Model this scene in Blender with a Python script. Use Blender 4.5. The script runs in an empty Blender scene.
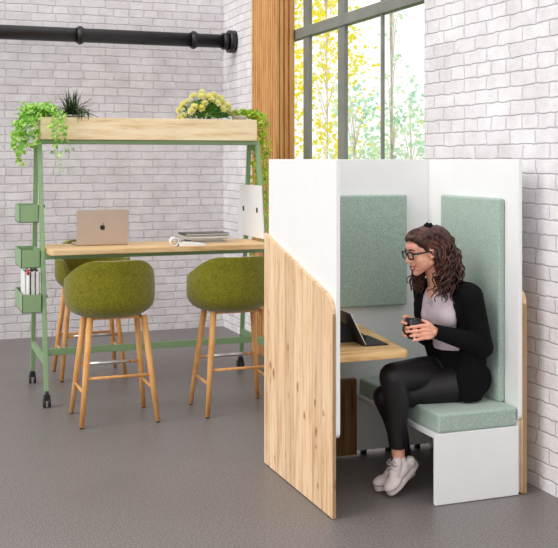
import bpy, bmesh, math, random
from mathutils import Vector, Matrix, Euler
PI = math.pi
COL = bpy.context.scene.collection
R_ = random.Random(7)

# ------------------------------------------------------------------ survey helper
F_, CW, SW, HZ = 1021.0, .9375, .348, 1.6
def at(u, v, Y):
    r = (u-279)/F_
    X = Y*(SW+CW*r)/(CW-SW*r)
    d = SW*X+CW*Y
    return Vector((X, Y, HZ-(v-160)*d/F_))

# ------------------------------------------------------------------ materials
def new_mat(name, rough=.5, metal=0, spec=.5):
    m = bpy.data.materials.new(name); m.use_nodes = True
    b = m.node_tree.nodes['Principled BSDF']
    b.inputs['Roughness'].default_value = rough
    b.inputs['Metallic'].default_value = metal
    b.inputs['Specular IOR Level'].default_value = spec
    return m, m.node_tree.nodes, m.node_tree.links, b
def c4(c): return (c[0], c[1], c[2], 1)
def srgb(r, g, b):
    f = lambda x: (x/255/12.92) if x/255 <= .04045 else ((x/255+.055)/1.055)**2.4
    return (f(r), f(g), f(b))
def coords(n, l, scale=(1, 1, 1), kind='Object'):
    t = n.new('ShaderNodeTexCoord'); m = n.new('ShaderNodeMapping')
    m.inputs['Scale'].default_value = scale
    l.new(t.outputs[kind], m.inputs['Vector']); return m.outputs['Vector']
def noise(n, l, vec, scale, detail=3, rough=.5):
    t = n.new('ShaderNodeTexNoise'); t.inputs['Scale'].default_value = scale
    t.inputs['Detail'].default_value = detail; t.inputs['Roughness'].default_value = rough
    if vec is not None: l.new(vec, t.inputs['Vector'])
    return t.outputs['Fac']
def ramp(n, l, fac, stops):
    r = n.new('ShaderNodeValToRGB'); e = r.color_ramp.elements
    e[0].position, e[0].color = stops[0][0], c4(stops[0][1])
    e[1].position, e[1].color = stops[-1][0], c4(stops[-1][1])
    for p, c in stops[1:-1]:
        k = e.new(p); k.color = c4(c)
    l.new(fac, r.inputs['Fac']); return r.outputs['Color']
def math_(n, l, op, a, b=None, c=None):
    t = n.new('ShaderNodeMath'); t.operation = op
    for i, x in enumerate((a, b, c)):
        if x is None: continue
        if isinstance(x, (int, float)): t.inputs[i].default_value = x
        else: l.new(x, t.inputs[i])
    return t.outputs[0]
def mixc(n, l, fac, a, b, mode='MIX'):
    t = n.new('ShaderNodeMix'); t.data_type = 'RGBA'; t.blend_type = mode
    for s, x in ((t.inputs['Factor'], fac), (t.inputs[6], a), (t.inputs[7], b)):
        if isinstance(x, (int, float)): s.default_value = x
        elif isinstance(x, tuple): s.default_value = c4(x)
        else: l.new(x, s)
    return t.outputs[2]
def bump(n, l, b, h, strength=.3, dist=.01):
    t = n.new('ShaderNodeBump'); t.inputs['Strength'].default_value = strength
    t.inputs['Distance'].default_value = dist
    l.new(h, t.inputs['Height']); l.new(t.outputs['Normal'], b.inputs['Normal'])

def plain(name, col, rough=.5, metal=0, var=.06, nscale=8, spec=.5, bmp=0):
    m, n, l, b = new_mat(name, rough, metal, spec)
    v = coords(n, l); f = noise(n, l, v, nscale)
    lo = tuple(x*(1-var) for x in col); hi = tuple(min(1, x*(1+var)) for x in col)
    l.new(ramp(n, l, f, [(.3, lo), (.7, hi)]), b.inputs['Base Color'])
    if bmp: bump(n, l, b, noise(n, l, v, nscale*8), bmp, .002)
    return m

def brick_mat(name, horiz):
    m, n, l, b = new_mat(name, .8, 0, .25)
    t = n.new('ShaderNodeTexCoord'); s = n.new('ShaderNodeSeparateXYZ'); l.new(t.outputs['Object'], s.inputs[0])
    nz = n.new('ShaderNodeTexNoise'); nz.inputs['Scale'].default_value = 15; nz.inputs['Detail'].default_value = 5; nz.inputs['Roughness'].default_value = .6
    l.new(t.outputs['Object'], nz.inputs['Vector'])
    s2 = n.new('ShaderNodeSeparateXYZ'); l.new(nz.outputs['Color'], s2.inputs[0])
    hx = math_(n, l, 'MULTIPLY_ADD', s2.outputs[0], .045, s.outputs[horiz])
    hz = math_(n, l, 'MULTIPLY_ADD', s2.outputs[1], .026, s.outputs[2])
    cb = n.new('ShaderNodeCombineXYZ'); l.new(hx, cb.inputs[0]); l.new(hz, cb.inputs[1])
    bt = n.new('ShaderNodeTexBrick')
    bt.inputs['Scale'].default_value = 1; bt.inputs['Mortar Size'].default_value = .0075
    bt.inputs['Mortar Smooth'].default_value = 1
    bt.inputs['Brick Width'].default_value = .225; bt.inputs['Row Height'].default_value = .0735
    bt.offset = .5; bt.squash = .62; bt.squash_frequency = 4
    bt.inputs['Color1'].default_value = c4(srgb(234, 231, 234)); bt.inputs['Color2'].default_value = c4(srgb(244, 242, 244))
    bt.inputs['Mortar'].default_value = c4(srgb(224, 221, 225))
    l.new(cb.outputs[0], bt.inputs['Vector'])
    stain = ramp(n, l, noise(n, l, t.outputs['Object'], 5, 6, .65), [(.3, srgb(226, 222, 222)), (.65, (1, 1, 1))])
    l.new(mixc(n, l, .8, bt.outputs['Color'], stain, 'MULTIPLY'), b.inputs['Base Color'])
    inv = math_(n, l, 'SUBTRACT', 1.0, bt.outputs['Fac'])
    fine = math_(n, l, 'MULTIPLY', noise(n, l, t.outputs['Object'], 45, 6, .75), .9)
    big = math_(n, l, 'MULTIPLY', noise(n, l, t.outputs['Object'], 14, 4), 1.1)
    bump(n, l, b, math_(n, l, 'ADD', inv, math_(n, l, 'ADD', fine, big)), .7, .010)
    return m

def wood_mat(name, light, mid, dark, grain=2, plank_axis=None, plank_w=.11, knots=True, rough=.5, knot_amt=.11, seed=0):
    """grain = axis index along which the fibres run; plank_axis = axis across which boards are laid"""
    m, n, l, b = new_mat(name, rough, 0, .3)
    t = n.new('ShaderNodeTexCoord'); s = n.new('ShaderNodeSeparateXYZ'); l.new(t.outputs['Object'], s.inputs[0])
    vec = t.outputs['Object']; pid = None
    if plank_axis is not None:
        pid = math_(n, l, 'FLOOR', math_(n, l, 'DIVIDE', s.outputs[plank_axis], plank_w))
        wn = n.new('ShaderNodeTexWhiteNoise'); wn.noise_dimensions = '1D'; l.new(pid, wn.inputs['W'])
        cb = n.new('ShaderNodeCombineXYZ')
        for i in range(3):
            if i == grain: l.new(math_(n, l, 'MULTIPLY_ADD', wn.outputs['Value'], 7.3, s.outputs[i]), cb.inputs[i])
            else: l.new(math_(n, l, 'MULTIPLY_ADD', wn.outputs['Value'], 1.7, s.outputs[i]), cb.inputs[i])
        vec = cb.outputs[0]
    sc = [1, 1, 1]; sc[grain] = .09
    mp = n.new('ShaderNodeMapping'); mp.inputs['Scale'].default_value = sc
    mp.inputs['Location'].default_value = (seed, seed*.7, seed*1.3); l.new(vec, mp.inputs['Vector'])
    f1 = noise(n, l, mp.outputs[0], 28, 4, .6); f2 = noise(n, l, mp.outputs[0], 110, 2)
    g = math_(n, l, 'ADD', math_(n, l, 'MULTIPLY', f1, .72), math_(n, l, 'MULTIPLY', f2, .28))
    col = ramp(n, l, g, [(.34, dark), (.47, mid), (.6, light)])
    if knots:
        sk = [1, 1, 1]; sk[grain] = .7
        mk = n.new('ShaderNodeMapping'); mk.inputs['Scale'].default_value = sk
        mk.inputs['Location'].default_value = (seed+.3, seed+.1, .2); l.new(vec, mk.inputs['Vector'])
        nn = n.new('ShaderNodeTexNoise'); nn.inputs['Scale'].default_value = 30; l.new(mk.outputs[0], nn.inputs['Vector'])
        mx = n.new('ShaderNodeVectorMath'); mx.operation = 'MULTIPLY_ADD'
        mx.inputs[1].default_value = (.03, .03, .03); l.new(nn.outputs['Color'], mx.inputs[0]); l.new(mk.outputs[0], mx.inputs[2])
        vo = n.new('ShaderNodeTexVoronoi'); vo.inputs['Scale'].default_value = 8.5; l.new(mx.outputs[0], vo.inputs['Vector'])
        kd = ramp(n, l, vo.outputs['Distance'], [(knot_amt*.5, (1, 1, 1)), (knot_amt*1.5, (.0, .0, .0))])
        col = mixc(n, l, math_(n, l, 'MULTIPLY', kd, .85), col, srgb(150, 92, 52))
    if pid is not None:
        tone = ramp(n, l, wn.outputs['Value'], [(0, (.84, .81, .78)), (1, (1.0, 1.0, 1.0))])
        col = mixc(n, l, 1.0, col, tone, 'MULTIPLY')
        fr = math_(n, l, 'FRACT', math_(n, l, 'DIVIDE', s.outputs[plank_axis], plank_w))
        edge = math_(n, l, 'LESS_THAN', fr, .02)
        col = mixc(n, l, math_(n, l, 'MULTIPLY', edge, .8), col, tuple(x*.5 for x in dark))
    l.new(col, b.inputs['Base Color'])
    bump(n, l, b, g, .12, .002)
    return m

def fabric_mat(name, c1, c2, scale=120, rough=.95, blotch=0, sheen=.3):
    m, n, l, b = new_mat(name, rough, 0, .15)
    v = coords(n, l); f = noise(n, l, v, scale, 4, .75)
    col = ramp(n, l, f, [(.36, c1), (.64, c2)])
    if blotch:
        f2 = noise(n, l, v, 26, 5, .7)
        col = mixc(n, l, .8, col, ramp(n, l, f2, [(.35, (1-blotch,)*3), (.65, (1, 1, 1))]), 'MULTIPLY')
    l.new(col, b.inputs['Base Color'])
    b.inputs['Sheen Weight'].default_value = sheen; b.inputs['Sheen Roughness'].default_value = .5
    bump(n, l, b, f, .35, .003)
    return m

def leaf_mat(name, stops, trans=.35, nscale=14):
    m, n, l, b = new_mat(name, .45, 0, .4)
    f = noise(n, l, coords(n, l), nscale, 2)
    col = ramp(n, l, f, stops); l.new(col, b.inputs['Base Color'])
    tr = n.new('ShaderNodeBsdfTranslucent'); l.new(col, tr.inputs['Color'])
    mx = n.new('ShaderNodeMixShader'); mx.inputs['Fac'].default_value = trans
    l.new(b.outputs[0], mx.inputs[1]); l.new(tr.outputs[0], mx.inputs[2])
    l.new(mx.outputs[0], n['Material Output'].inputs['Surface'])
    return m

def floor_mat():
    m, n, l, b = new_mat('grey_speckled_floor', .42, 0, .4)
    v = coords(n, l)
    f = noise(n, l, v, 120, 3, 1.0); g = noise(n, l, v, 1.3, 4, .6); h = noise(n, l, v, 40, 3, .6)
    col = ramp(n, l, f, [(.32, srgb(86, 81, 80)), (.5, srgb(119, 113, 111)), (.68, srgb(178, 171, 168))])
    col = mixc(n, l, .8, col, ramp(n, l, g, [(.3, (.86, .86, .87)), (.7, (1, 1, 1))]), 'MULTIPLY')
    col = mixc(n, l, .5, col, ramp(n, l, h, [(.3, (.82, .82, .82)), (.7, (1, 1, 1))]), 'MULTIPLY')
    l.new(col, b.inputs['Base Color'])
    l.new(ramp(n, l, g, [(.3, (.36,)*3), (.7, (.5,)*3)]), b.inputs['Roughness'])
    bump(n, l, b, f, .12, .001)
    return m

M = {}
M['brick_x'] = brick_mat('white_painted_brick', 0)
M['brick_y'] = brick_mat('white_painted_brick_side', 1)
M['floor'] = floor_mat()
M['green'] = plain('sage_green_metal', srgb(140, 171, 126), .45, 0, .04)
M['black'] = plain('black_plastic', (.012, .012, .013), .45)
M['pipe'] = plain('black_iron', (.009, .008, .009), .34, .0, .3, 20)
M['white'] = plain('white_board', srgb(240, 240, 240), .45, 0, .01)
M['ply'] = wood_mat('pale_planter_wood', srgb(252, 232, 196), srgb(244, 218, 176), srgb(220, 184, 132), grain=0, knots=False, seed=2)
M['desk'] = wood_mat('desktop_wood', srgb(238, 207, 160), srgb(226, 189, 138), srgb(194, 148, 96), grain=0, knots=False, seed=5)
M['board'] = wood_mat('knotty_board_wood', srgb(243, 214, 180), srgb(232, 198, 158), srgb(204, 160, 116), grain=2, plank_axis=1, plank_w=.118, knot_amt=.115, rough=.6)
M['table'] = wood_mat('booth_table_wood', srgb(236, 203, 150), srgb(220, 180, 122), srgb(184, 132, 78), grain=0, knot_amt=.09, seed=3)
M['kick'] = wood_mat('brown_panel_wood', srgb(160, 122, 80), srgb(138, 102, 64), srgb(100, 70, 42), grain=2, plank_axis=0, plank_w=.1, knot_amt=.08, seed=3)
M['leg'] = wood_mat('beech_leg_wood', srgb(233, 178, 116), srgb(222, 162, 98), srgb(204, 140, 78), grain=2, knots=False)
M['slat'] = wood_mat('oak_slat_wood', srgb(216, 164, 102), srgb(204, 148, 88), srgb(176, 120, 64), grain=2, knots=False, seed=1)
M['olive'] = fabric_mat('olive_felt', srgb(104, 102, 16), srgb(140, 134, 34), 90, .95, .3)
M['pad'] = fabric_mat('sage_heather_fabric', srgb(140, 162, 150), srgb(190, 208, 197), 190, .95, .1)
M['steel'] = plain('brushed_steel', (.75, .75, .76), .3, 1)
M['gold'] = plain('rose_gold_aluminium', srgb(196, 178, 164), .45, .35, .02)
M['darkgrey'] = plain('dark_grey_metal', srgb(124, 126, 118), .5, 0, .15, 5)
M['paper'] = plain('white_paper', srgb(238, 238, 236), .6, 0, .02)
M['greypaper'] = plain('grey_paper', srgb(190, 186, 180), .6, 0, .06)
M['magblack'] = plain('black_cover', (.03, .028, .028), .35)
M['red'] = plain('red_plastic', srgb(200, 50, 45), .4)
M['soil'] = plain('potting_soil', srgb(60, 44, 34), .95, 0, .4, 60)
M['skin'] = plain('skin', srgb(240, 176, 150), .5, 0, .04, 30)
M['skin'].node_tree.nodes['Principled BSDF'].inputs['Subsurface Weight'].default_value = .12
M['skin'].node_tree.nodes['Principled BSDF'].inputs['Subsurface Scale'].default_value = .01
M['lips'] = plain('lips', srgb(206, 98, 92), .4)
M['brow'] = plain('eyebrow_hair', srgb(84, 48, 34), .8)
M['teeth'] = plain('teeth', srgb(245, 240, 232), .3)
M['eye'] = plain('eye_white', srgb(235, 232, 228), .2)
M['iris'] = plain('dark_iris', (.03, .02, .015), .2)
M['knit'] = fabric_mat('black_knit', (.0035, .0035, .004), (.008, .0075, .0085), 200, .95, 0, .0)
M['leather'] = plain('black_leggings', (.007, .0045, .006), .5, 0, .2, 12)
M['lilac'] = fabric_mat('pale_lilac_cloth', srgb(206, 190, 200), srgb(222, 208, 216), 220, .8)
M['shoe'] = plain('white_leather', srgb(232, 220, 218), .5, 0, .03)
M['blackcup'] = plain('black_ceramic', (.012, .012, .013), .25)
M['silver'] = plain('silver', (.8, .8, .82), .25, 1)
def hair_mat():
    m, n, l, b = new_mat('auburn_hair', .38, 0, .5)
    f = noise(n, l, coords(n, l, (1, 1, .3)), 60, 3)
    l.new(ramp(n, l, f, [(.3, srgb(38, 20, 16)), (.5, srgb(64, 33, 24)), (.75, srgb(112, 58, 36))]), b.inputs['Base Color'])
    return m
M['hair'] = hair_mat()
M['ivy'] = leaf_mat('bright_ivy_leaf', [(.36, srgb(96, 176, 48)), (.5, srgb(170, 222, 92)), (.62, srgb(232, 248, 176))], .35, 34)
M['grassy'] = leaf_mat('dark_blade_leaf', [(.3, srgb(34, 52, 28)), (.6, srgb(60, 84, 44)), (.8, srgb(96, 120, 62))], .15)
M['mumleaf'] = leaf_mat('mum_leaf', [(.3, srgb(40, 104, 40)), (.5, srgb(86, 152, 58)), (.7, srgb(160, 196, 84))], .2, 25)
M['petal'] = leaf_mat('pale_yellow_petal', [(.3, srgb(250, 244, 130)), (.6, srgb(254, 250, 196))], .3)
M['vine'] = leaf_mat('yellow_green_vine_leaf', [(.3, srgb(104, 164, 40)), (.48, srgb(176, 210, 60)), (.66, srgb(232, 236, 90))], .3, 22)
M['yellowleaf'] = leaf_mat('overexposed_autumn_leaf', [(.35, (1, .86, .02)), (.55, (1, .95, .12)), (.72, (1, 1, .7))], .65, 3)  # yellow lifted to full brightness, strong outdoor light put into the colour
M['greenleaf'] = leaf_mat('overexposed_green_leaf', [(.3, (.34, .78, .55)), (.5, (.72, .95, .78)), (.7, (1, 1, .62))], .65, 3)  # greens bleached towards white, overexposure painted into the leaf tones
M['overexposed_bark'] = plain('overexposed_bark', srgb(236, 226, 214), .9, 0, .2, 20)  # near-white trunk, the glare outside is part of this colour
M['lawn'] = plain('lawn', srgb(120, 150, 80), .95, 0, .3, 3)
def glass_mat():
    m, n, l, b = new_mat('window_glass')
    n.remove(b); tr = n.new('ShaderNodeBsdfTransparent'); mxf = .05; gl = n.new('ShaderNodeBsdfGlossy')
    gl.inputs['Roughness'].default_value = .02;     mx = n.new('ShaderNodeMixShader'); mx.inputs['Fac'].default_value = mxf; l.new(tr.outputs[0], mx.inputs[1]); l.new(gl.outputs[0], mx.inputs[2])
    l.new(mx.outputs[0], n['Material Output'].inputs['Surface']); return m
M['glass'] = glass_mat()

# ------------------------------------------------------------------ object helpers
def link(name, me, mat, parent=None):
    o = bpy.data.objects.new(name, me); COL.objects.link(o)
    if mat is not None: me.materials.append(M[mat])
    if parent is not None: o.parent = parent
    return o
def thing(name, label, cat, loc=(0, 0, 0), rz=0, group=None):
    o = bpy.data.objects.new(name, None); COL.objects.link(o); o.empty_display_size = .1
    o.location = loc; o.rotation_euler = (0, 0, rz); tag(o, label, cat, group); return o
def tag(o, label, cat, group=None):
    o['label'] = label; o['category'] = cat
    if group: o['group'] = group
    return o
def struct(o): o['kind'] = 'structure'; return o
def dup(root, loc, rz=0, label=None):
    def cp(o, par):
        c = o.copy(); COL.objects.link(c); c.parent = par
        for ch in list(o.children):
            cp(ch, c)
        return c
    r = cp(root, None); r.location = loc; r.rotation_euler = (0, 0, rz)
    if label: r['label'] = label
    return r

class MB:
    def __init__(s): s.bm = bmesh.new()
    def _new(s, fn):
        before = set(s.bm.verts); fn(); return [v for v in s.bm.verts if v not in before]
    def box(s, x0, x1, y0, y1, z0, z1, bev=0, seg=2):
        b = bmesh.new(); bmesh.ops.create_cube(b, size=1)
        for v in b.verts:
            v.co = Vector(((x0+x1)/2+v.co.x*(x1-x0), (y0+y1)/2+v.co.y*(y1-y0), (z0+z1)/2+v.co.z*(z1-z0)))
        if bev: bmesh.ops.bevel(b, geom=b.edges[:], offset=bev, segments=seg, affect='EDGES', profile=.5)
        return s.merge(b)
    def merge(s, b, mtx=None):
        if mtx is not None: b.transform(mtx)
        mp = {}
        for v in b.verts: mp[v] = s.bm.verts.new(v.co)
        for f in b.faces:
            try:
                nf = s.bm.faces.new([mp[v] for v in f.verts]); nf.smooth = f.smooth
            except ValueError: pass
        b.free(); return s
    def prism(s, poly, plane, a, b_, bev=0):
        """poly in 2D; plane 'yz' extruded along x a..b, 'xz' along y, 'xy' along z"""
        b = bmesh.new()
        def p3(p, t): return {'yz': (t, p[0], p[1]), 'xz': (p[0], t, p[1]), 'xy': (p[0], p[1], t)}[plane]
        A = [b.verts.new(p3(p, a)) for p in poly]; B = [b.verts.new(p3(p, b_)) for p in poly]
        n = len(poly); b.faces.new(A); b.faces.new(B[::-1])
        for i in range(n): b.faces.new((A[i], B[i], B[(i+1) % n], A[(i+1) % n]))
        bmesh.ops.recalc_face_normals(b, faces=b.faces[:])
        if bev:
            ed = [e for e in b.edges if e.is_manifold and e.calc_face_angle(0) > .5]
            bmesh.ops.bevel(b, geom=ed, offset=bev, segments=2, affect='EDGES')
        return s.merge(b)
    def tube(s, pts, rad, seg=12, cap=True, square=False):
        pts = [Vector(p) for p in pts]; n = len(pts)
        if not hasattr(rad, '__len__'): rad = [rad]*n
        t0 = (pts[1]-pts[0]).normalized()
        up = Vector((0, 0, 1)) if abs(t0.z) < .9 else Vector((1, 0, 0))
        nx = t0.cross(up).normalized(); rings = []
        for i, p in enumerate(pts):
            t = (pts[min(i+1, n-1)]-pts[max(i-1, 0)])
            t = t.normalized() if t.length > 1e-9 else t0
            nx = (nx-t*nx.dot(t)); nx = nx.normalized() if nx.length > 1e-6 else t.orthogonal().normalized()
            ny = t.cross(nx)
            rings.append([s.bm.verts.new(p+(nx*math.cos(2*PI*(k+.5)/seg)+ny*math.sin(2*PI*(k+.5)/seg))*rad[i]) for k in range(seg)])
        for i in range(n-1):
            for k in range(seg):
                f = s.bm.faces.new((rings[i][k], rings[i][(k+1) % seg], rings[i+1][(k+1) % seg], rings[i+1][k])); f.smooth = seg > 4
        if cap:
            s.bm.faces.new(rings[0][::-1]); s.bm.faces.new(rings[-1])
        return s
    def bar(s, a, b, w, h=None):
        """rectangular bar between points, w across horizontally, h the other way"""
        a, b = Vector(a), Vector(b); h = h or w; t = (b-a).normalized()
        up = Vector((0, 0, 1)) if abs(t.z) < .8 else Vector((0, 1, 0))
        x = t.cross(up).normalized(); y = x.cross(t).normalized(); q = bmesh.new(); vs = []
        for p in (a, b):
            for sx, sy in ((-1, -1), (1, -1), (1, 1), (-1, 1)): vs.append(q.verts.new(p+x*sx*w/2+y*sy*h/2))
        for f in ((0, 1, 2, 3), (7, 6, 5, 4), (0, 4, 5, 1), (1, 5, 6, 2), (2, 6, 7, 3), (3, 7, 4, 0)): q.faces.new([vs[i] for i in f])
        bmesh.ops.recalc_face_normals(q, faces=q.faces[:])
        bmesh.ops.bevel(q, geom=q.edges[:], offset=min(w, h)*.12, segments=2, affect='EDGES')
        return s.merge(q)
    def lathe(s, prof, seg=24, mtx=None, cap=True):
        q = bmesh.new(); rings = []
        for r, z in prof: rings.append([q.verts.new((r*math.cos(2*PI*k/seg), r*math.sin(2*PI*k/seg), z)) for k in range(seg)])
        for i in range(len(rings)-1):
            for k in range(seg):
                f = q.faces.new((rings[i][k], rings[i][(k+1) % seg], rings[i+1][(k+1) % seg], rings[i+1][k])); f.smooth = True
        if cap:
            if prof[0][0] > 1e-4: q.faces.new(rings[0][::-1])
            if prof[-1][0] > 1e-4: q.faces.new(rings[-1])
        bmesh.ops.remove_doubles(q, verts=q.verts[:], dist=1e-6)
        return s.merge(q, mtx)
    def ellip(s, c, r, mtx=None, sub=3):
        q = bmesh.new(); bmesh.ops.create_icosphere(q, subdivisions=sub, radius=1)
        for f in q.faces: f.smooth = True
        m = Matrix.Translation(Vector(c)) @ (mtx.to_4x4() if mtx is not None else Matrix.Identity(4)) @ Matrix.Diagonal((r[0], r[1], r[2], 1))
        return s.merge(q, m)
    def capsule(s, a, ra, b, rb, sub=2):
        a, b = Vector(a), Vector(b)
        s.ellip(a, (ra,)*3, sub=sub); s.ellip(b, (rb,)*3, sub=sub)
        if (b-a).length > 1e-5: s.tube([a, b], [ra, rb], seg=20)
        return s
    def chain(s, pts):
        for (a, ra), (b, rb) in zip(pts, pts[1:]): s.capsule(a, ra, b, rb)
        return s
    def leaf(s, base, direction, length, width, shape='ovate', droop=.2, rnd=None):
        rnd = rnd or R_
        d = Vector(direction).normalized()
        side = d.cross(Vector((0, 0, 1))); side = side.normalized() if side.length > .1 else Vector((rnd.uniform(-1, 1), rnd.uniform(-1, 1), 0)).normalized()
        side = (Matrix.Rotation(rnd.uniform(-1.0, 1.0), 3, d) @ side); nrm = side.cross(d).normalized()
        if shape == 'ivy': o = [(0, .0), (.12, .42), (.36, .34), (.52, .62), (.6, .28), (.8, .2), (1, 0)]
        elif shape == 'lobed': o = [(0, 0), (.2, .3), (.35, .5), (.45, .26), (.65, .4), (.75, .16), (1, 0)]
        else: o = [(0, 0), (.2, .34), (.45, .5), (.75, .3), (1, 0)]
        B = Vector(base)
        def P(t, w): return B+d*length*t+side*w*width+nrm*(abs(w)*width*.35-droop*length*t*t)
        mid = [s.bm.verts.new(P(t, 0)) for t, w in o]
        for sg in (-1, 1):
            ed = [mid[0]]+[s.bm.verts.new(P(t, sg*w)) for t, w in o[1:-1]]+[mid[-1]]
            for i in range(len(o)-1):
                vs = [mid[i], ed[i], ed[i+1], mid[i+1]]
                u = []
                for v in vs:
                    if v not in u: u.append(v)
                if len(u) >= 3:
                    f = s.bm.faces.new(u if sg > 0 else u[::-1]); f.smooth = True
        return s
    def mesh(s, name):
        me = bpy.data.meshes.new(name); s.bm.to_mesh(me); s.bm.free(); return me
    def build(s, name, mat, parent=None, smooth=None):
        bmesh.ops.recalc_face_normals(s.bm, faces=s.bm.faces[:]) if smooth == 'recalc' else None
        return link(name, s.mesh(name), mat, parent)

def blob(mb, name, mat, parent, voxel=.005, smooth=3, factor=.5, cut=None, solid=0):
    """union of overlapping volumes into one continuous skin"""
    me = mb.mesh(name); o = bpy.data.objects.new(name, me); COL.objects.link(o)
    r = o.modifiers.new('r', 'REMESH'); r.mode = 'VOXEL'; r.voxel_size = voxel; r.use_smooth_shade = True
    if smooth:
        q = o.modifiers.new('s', 'SMOOTH'); q.iterations = smooth; q.factor = factor
    dg = bpy.context.evaluated_depsgraph_get()
    nm = bpy.data.meshes.new_from_object(o.evaluated_get(dg)); nm.name = name
    bpy.data.objects.remove(o); bpy.data.meshes.remove(me)
    if cut:
        b = bmesh.new(); b.from_mesh(nm)
        bmesh.ops.delete(b, geom=[f for f in b.faces if cut(f.calc_center_median())], context='FACES')
        for _ in range(9):
            bv = [v for v in b.verts if v.is_boundary]
            bmesh.ops.smooth_vert(b, verts=bv, factor=.5, use_axis_x=True, use_axis_y=True, use_axis_z=True)
        if solid:
            bmesh.ops.recalc_face_normals(b, faces=b.faces[:])
            bmesh.ops.solidify(b, geom=b.faces[:], thickness=solid)
        b.to_mesh(nm); b.free()
    for p in nm.polygons: p.use_smooth = True
    nm.materials.clear()
    if parent == 'mesh': return nm
    return link(name, nm, mat, parent)

# ================================================================== SETTING
WX, WY = 2.92, 9.4
struct(MB().box(-4.5, WX, -1.5, WY, -.1, 0).build('floor', 'floor'))
struct(MB().box(-4.5, WX+.15, WY, WY+.15, 0, 3.7).build('wall_back', 'brick_x'))
wr = MB(); WH0, WH1, WZ0, WZ1 = 5.385, 7.90, .95, 3.35
wr.box(WX, WX+.15, -1.5, WH0, 0, 3.7); wr.box(WX, WX+.15, WH1, WY, 0, 3.7)
wr.box(WX, WX+.15, WH0, WH1, 0, WZ0); wr.box(WX, WX+.15, WH0, WH1, WZ1, 3.7)
struct(wr.build('wall_right', 'brick_y'))
# window: frame, transom, mullions, glass, sill
win = struct(bpy.data.objects.new('window_1', None)); COL.objects.link(win)
fx = WX+.015
f = MB()
f.box(fx, fx+.07, WH0, WH1, WZ0, WZ0+.06, .004); f.box(fx, fx+.07, WH0, WH1, WZ1-.06, WZ1, .004)
f.box(fx, fx+.07, WH1-.06, WH1, WZ0, WZ1, .004); f.box(fx, fx+.02, WH0, WH0+.02, WZ0, WZ1, .002)
f.build('window_frame', 'darkgrey', win)
for y0, y1, dp in ((7.255, 7.365, .03), (6.585, 6.70, .03), (5.982, 6.008, .02)):
    MB().box(fx, fx+dp, y0, y1, WZ0+.06, WZ1-.06, .003).build('mullion', 'darkgrey', win)
MB().box(fx-.012, fx+.05, WH0+.005, WH1-.005, 2.55, 2.63, .004).build('transom', 'darkgrey', win)
MB().box(fx+.052, fx+.056, WH0+.02, WH1-.02, WZ0+.04, WZ1-.04).build('pane', 'glass', win)
MB().box(WX-.03, WX+.14, WH0-.0, WH1, WZ0-.03, WZ0, .004).build('window_sill', 'white', win)
# slatted timber pier
pier = thing('slatted_pier', 'vertical oak slat cladding between the brick corner and the window', 'wall cladding', (0, 0, 0))
PX0, PY0, PY1 = 2.765, 7.5, 8.11
MB().box(PX0+.02, WX-.002, PY0+.02, PY1-.005, .002, 3.6).build('backing', 'slat', pier)
sl = MB(); k = PY0+.002
while k < PY1-.03:
    sl.box(PX0, PX0+.024, k, k+.036, .002, 3.6, .003, 1); k += .052
k = PX0+.03
while k < WX-.02:
    sl.box(k, k+.026, PY0, PY0+.024, .002, 3.6, .003, 1); k += .04
sl.build('slats', 'slat', pier)
# outdoors
struct(MB().box(WX+.15, 40, -4, 45, -.3, -.12).build('ground_outside', 'lawn'))

# big pipe on the back wall
pp = thing('wall_pipe', 'long black iron pipe running high across the brick wall', 'pipe', (0, 9.05, 2.70))
MB().tube([(-4.4, 0, 0), (WX-.03, 0, 0)], .063, 32).build('pipe_body', 'pipe', pp)
for x in (1.487, 2.523):
    c = MB(); c.tube([(x-.028, 0, 0), (x+.028, 0, 0)], .072, 32); c.tube([(x-.014, 0, 0), (x+.014, 0, 0)], .082, 32)
    c.build('pipe_collar', 'pipe', pp)
c = MB(); c.tube([(WX-.065, 0, 0), (WX-.003, 0, 0)], .105, 36); c.tube([(WX-.12, 0, 0), (WX-.064, 0, 0)], .078, 32); c.build('wall_flange', 'pipe', pp)
for x in (-1.4, .1, 1.05):
    MB().tube([(x, 0, 0), (x, WY-9.05-.002, 0)], .014, 10).build('wall_hook', 'pipe', pp)

# ================================================================== MOBILE HIGH TABLE
T = thing('high_table', 'tall sage green wheeled work table with wooden top and overhead planter', 'table', (.89, 7.1, 0))
ox, oy = .89, 7.1
LX = 1.568                                           # frame width
zt = 1.735
def legpt(x, front, z):
    t = z/zt; y = (6.705+(7.085-6.705)*t) if front else (7.47+(7.265-7.47)*t)
    return (x, y-oy, z)
legs = {}
for x in (.0, LX):
    for fr in (True, False):
        w = .03
        MB().bar(legpt(x, fr, .095), legpt(x, fr, zt), w, w).build('leg', 'green', T)
        cx, cy, _ = legpt(x, fr, 0)
        ca = MB(); ca.tube([(cx, cy, .07), (cx, cy, .105)], .012, 12)
        ca.box(cx-.02, cx+.02, cy-.014, cy+.014, .045, .085, .006)
        for sx in (-1, 1): ca.tube([(cx+sx*.009, cy+.008, .0305), (cx+sx*.023, cy+.008, .0305)], .030, 24)
        ca.build('caster', 'black', T)
zs = .285
yf, yb = legpt(0, True, zs)[1], legpt(0, False, zs)[1]
for x in (0, LX): MB().bar((x, yf+.01, zs), (x, yb-.01, zs), .024, .05).build('side_rail', 'green', T)
MB().bar((.012, 0, zs), (LX-.012, 0, zs), .024, .045).build('foot_rail', 'green', T)
for fr in (True, False):
    y = legpt(0, fr, .96)[1]
    MB().bar((.012, y, .957), (LX-.012, y, .957), .03, .04).build('desk_rail', 'green', T)
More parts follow.
